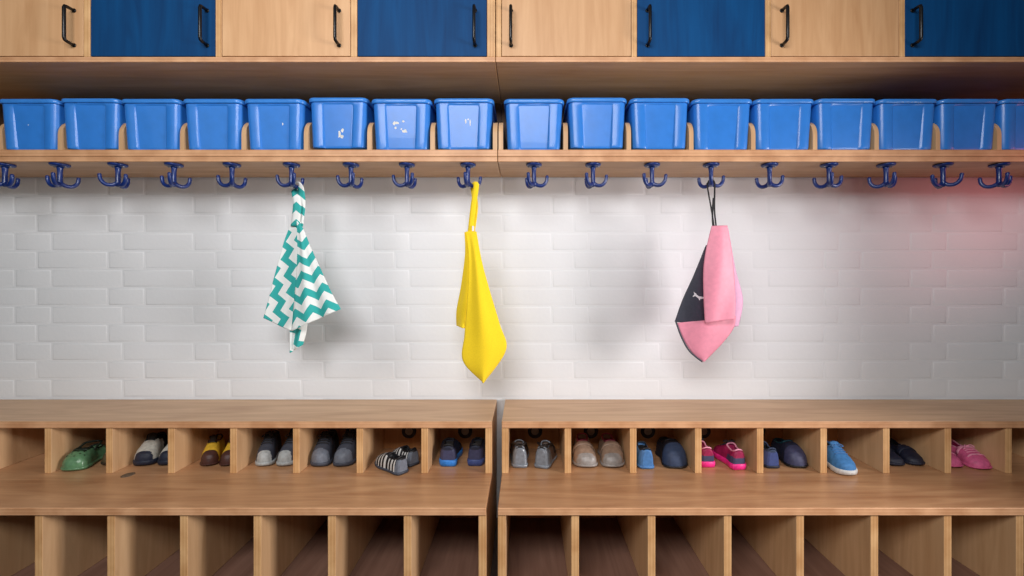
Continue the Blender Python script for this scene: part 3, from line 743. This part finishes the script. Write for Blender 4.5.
# c3
pair([dict(label='mustard yellow shoe with brown round toe, left one of the pair', px=-1.227, t=467, ang=21, side=-1),
      dict(label='mustard yellow shoe with brown round toe, right one against the divider', px=-1.155, t=467, ang=21)],
     dict(up='mustard', toe='brown', toe_s=.78, lining='dark', sole='brown', W=.064, L=.145, H=.082, ts=.010, collar='brown', op=(.07, .5), tongue='dark'))
# c4
pair([dict(label='navy sneaker with light grey rubber toe, left of its pair', px=-1.0116, t=467.5, ang=12, side=-1),
      dict(label='navy sneaker with light grey rubber toe, right of its pair', px=-0.936, t=467.5, ang=6)],
     dict(up='slate', toe='rubber_grey', toe_s=.86, lining='black', sole='rubber_grey', W=.068, L=.14, H=.098, ts=.018, collar='black', heel='black', heel_z=1.1, laces='black', tongue='black'))
# c5
pair([dict(label='dark grey sneaker with slate toe, left one, beside the striped slipper cubby', px=-.7955, t=468, ang=4, side=-1),
      dict(label='dark grey sneaker with slate toe, right one, leaning near the divider', px=-.711, t=468, ang=4)],
     dict(up='slate', toe='toe_grey', toe_s=.80, lining='black', sole='slate', W=.078, L=.15, H=.098, ts=.018, collar='black', heel='black', heel_z=1.1, laces='black', tongue='black'))
# c6 striped slip-ons lying at an angle
pair([dict(label='black and white striped slip-on sticking out over the seat', px=-0.453, t=474.5, ang=50, end='heel', side=1),
      dict(label='black and white striped slip-on pushed back behind its mate', px=-0.429, t=466, ang=50, end='heel', k=dict(L=.135))],
     dict(kind='slipon', up='black', lining='black', sole='slate', W=.064, L=.165, H=.074, ts=.012, stripes=9, collar='black', heel='toe_grey', heel_z=.75, hs=.13), 'slip_on_shoe')
# c7 navy heels outward
pair([dict(label='navy shoe with bright blue heel block, left one of its pair', px=-0.298, t=467, ang=0, end='heel', side=1),
      dict(label='navy shoe with bright blue heel block, right one beside the gap', px=-.195, t=466.5, ang=0, end='heel', side=-1, k=dict(sole='violet', W=.076))],
     dict(up='navy', lining='dark', sole='bright_blue', W=.082, L=.15, H=.086, ts=.026, collar='black', heel='navy_grey', heel_z=.75, strap_='navy'))
# c8 grey clogs heels outward
pair([dict(label='glossy grey clog with heel outward, left one just right of the gap', px=-.0185, t=468.5, ang=0, end='heel', side=1),
      dict(label='glossy grey clog with brown side, turned toward the right', px=0.062, t=469, ang=-14, end='heel', side=-1)],
     dict(kind='sneaker', up='clog_brown', lining='dark', sole='clog_grey', W=.073, L=.148, H=.084, ts=.014, heel='clog_grey', heel_z=1.2, collar='clog_grey', strap_='dark', heelstrap='dark'), 'clog')
# c9 taupe clogs
pair([dict(label='taupe shoe with rose lining and shiny band, left of its pair', px=0.24, t=469, ang=0, side=-1),
      dict(label='taupe shoe with rose lining and shiny band, right of its pair', px=.339, t=469, ang=0, side=1)],
     dict(kind='slipon', up='taupe', toe='taupe_grey', toe_s=.84, lining='rose_lining', sole='taupe_grey', W=.092, L=.155, H=.092, ts=.014, collar='rose_lining', strap_='taupe'))
# c10
pair([dict(label='light blue shoe half behind the divider, heel outward', px=0.468, t=469.5, ang=0, end='heel', side=1, k=dict(up='sky', heel='sky', sole='sky', heel_z=.8, collar='navy_black', W=.072)),
      dict(label='large black clog with navy toe, turned outward', px=.582, t=470, ang=2, side=1, k=dict(kind='clog', toe='denim', toe_s=.62, W=.096, H=.088))],
     dict(up='navy_black', lining='black', sole='navy_black', L=.155, H=.08, ts=.012, collar='navy_black'), 'clog')
# c11 hot pink sneakers heels outward
pair([dict(label='hot pink sneaker with navy heel, left one half behind the divider', px=.7065, t=468, ang=0, end='heel', side=1),
      dict(label='hot pink sneaker with navy heel, right one turned slightly', px=0.8165, t=470.5, ang=6, end='heel', side=-1)],
     dict(up='magenta', lining='magenta', sole='hot_pink', W=.074, L=.15, H=.078, ts=.024, heel='navy_grey', heel_z=.62, collar='rose_pale', laces='navy_black', tongue='navy_black'), 'sneaker')
# c12
pair([dict(label='blue clog half behind the divider, one cubby right of the hot pink sneakers', px=0.953, t=469, ang=0, end='heel', side=1, k=dict(up='denim', heel='violet', sole='navy', heel_z=.8, W=.068)),
      dict(label='dark navy clog with teal opening, toe outward', px=1.056, t=469.5, ang=2, side=1, k=dict(kind='clog', up='navy', toe='navy_grey', toe_s=.66, lining='teal', collar='teal', W=.084, H=.08, sole='black'))],
     dict(lining='black', L=.155, H=.078, ts=.012), 'clog')
# c13
pair([dict(label='blue canvas sneaker with white rubber toe, sticking out over the seat', px=1.1994, t=477, ang=0, side=1)],
     dict(up='canvas_blue', toe='canvas_blue', toe_s=.9, lining='dark', sole='offwhite', W=.080, L=.168, H=.082, ts=.022, laces='sky', tongue='canvas_blue', collar='sky'), 'sneaker')
# c14
pair([dict(label='dark navy shoe with a white speck, left of its pair in a shadowy cubby', px=1.449, t=467.5, ang=0, side=-1),
      dict(label='dark navy shoe on the right of its pair in a shadowy cubby', px=1.53, t=467, ang=0, side=1)],
     dict(kind='slipon', up='ink', lining='black', sole='ink', W=.072, L=.15, H=.062, ts=.014, strap_='navy'))
# c15
pair([dict(label='pink shoe against the divider, left one of the rightmost pair', px=1.658, t=469, ang=0, side=-1),
      dict(label='pink shoe with pale bow, right one of the rightmost pair', px=1.7500, t=471, ang=0, side=1)],
     dict(kind='slipon', up='rose', lining='magenta', sole='rose', W=.084, L=.155, H=.072, ts=.012, collar='rose_pale', bow='rose_pale', laces='rose_pale'), 'sneaker')

# ---------------------------------------------------------------- light, world, camera
def area(name, loc, target, size, power, col=(1, 1, 1), sy=None):
    l = bpy.data.lights.new(name, 'AREA'); l.energy = power; l.color = col; l.size = size
    if sy: l.shape = 'RECTANGLE'; l.size_y = sy
    o = bpy.data.objects.new(name, l); o.location = loc
    o.rotation_euler = (Vector(target)-Vector(loc)).to_track_quat('-Z', 'Y').to_euler(); C.objects.link(o); return o
area('ceiling_light', (-.45, -2.75, 2.45), (-.05, 0, .75), 2.1, 70, (1, .985, .985), sy=.8)
sd = area('side_window_light', (2.30, -1.45, 1.10), (0, -1.62, .90), .7, 44, (1, .95, .93), sy=.85); sd.data.spread = math.radians(125)
area('left_green_fill', (-2.9, -2.9, 2.0), (-1.6, 0, .9), 1.2, 5, (.80, 1, .86))  # unseen fill added to tint the left end greenish, no window there
red = bpy.data.lights.new('red_cast_fill', 'SPOT'); red.energy = 17; red.color = (1, .25, .28); red.spot_size = math.radians(56); red.spot_blend = 1; red.shadow_soft_size = .25  # unseen spot added for the reflected red cast on the right wall
ro = bpy.data.objects.new('red_cast_fill', red); ro.location = (2.75, -.75, 1.38)
ro.rotation_euler = (Vector((1.78, 0, 1.36))-Vector(ro.location)).to_track_quat('-Z', 'Y').to_euler(); C.objects.link(ro)
w = bpy.data.worlds.new('room'); bpy.context.scene.world = w; w.use_nodes = True
bg = w.node_tree.nodes['Background']; bg.inputs['Color'].default_value = (.96, .97, 1, 1); bg.inputs['Strength'].default_value = .05

cam = bpy.data.cameras.new('camera'); co = bpy.data.objects.new('camera', cam); C.objects.link(co)
co.location = (0, -D, CZ); co.rotation_euler = (math.pi/2, 0, 0)
cam.sensor_width = 36; cam.lens = S*D/1024*36
cam.shift_x = -(CX-512)/1024; cam.shift_y = -(288-CY)/1024
cam.clip_start = .02
sc = bpy.context.scene; sc.camera = co
sc.view_settings.view_transform = 'Standard'; sc.view_settings.look = 'None'; sc.view_settings.gamma = 1; sc.view_settings.use_curve_mapping = False
sc.view_settings.exposure = 0.0
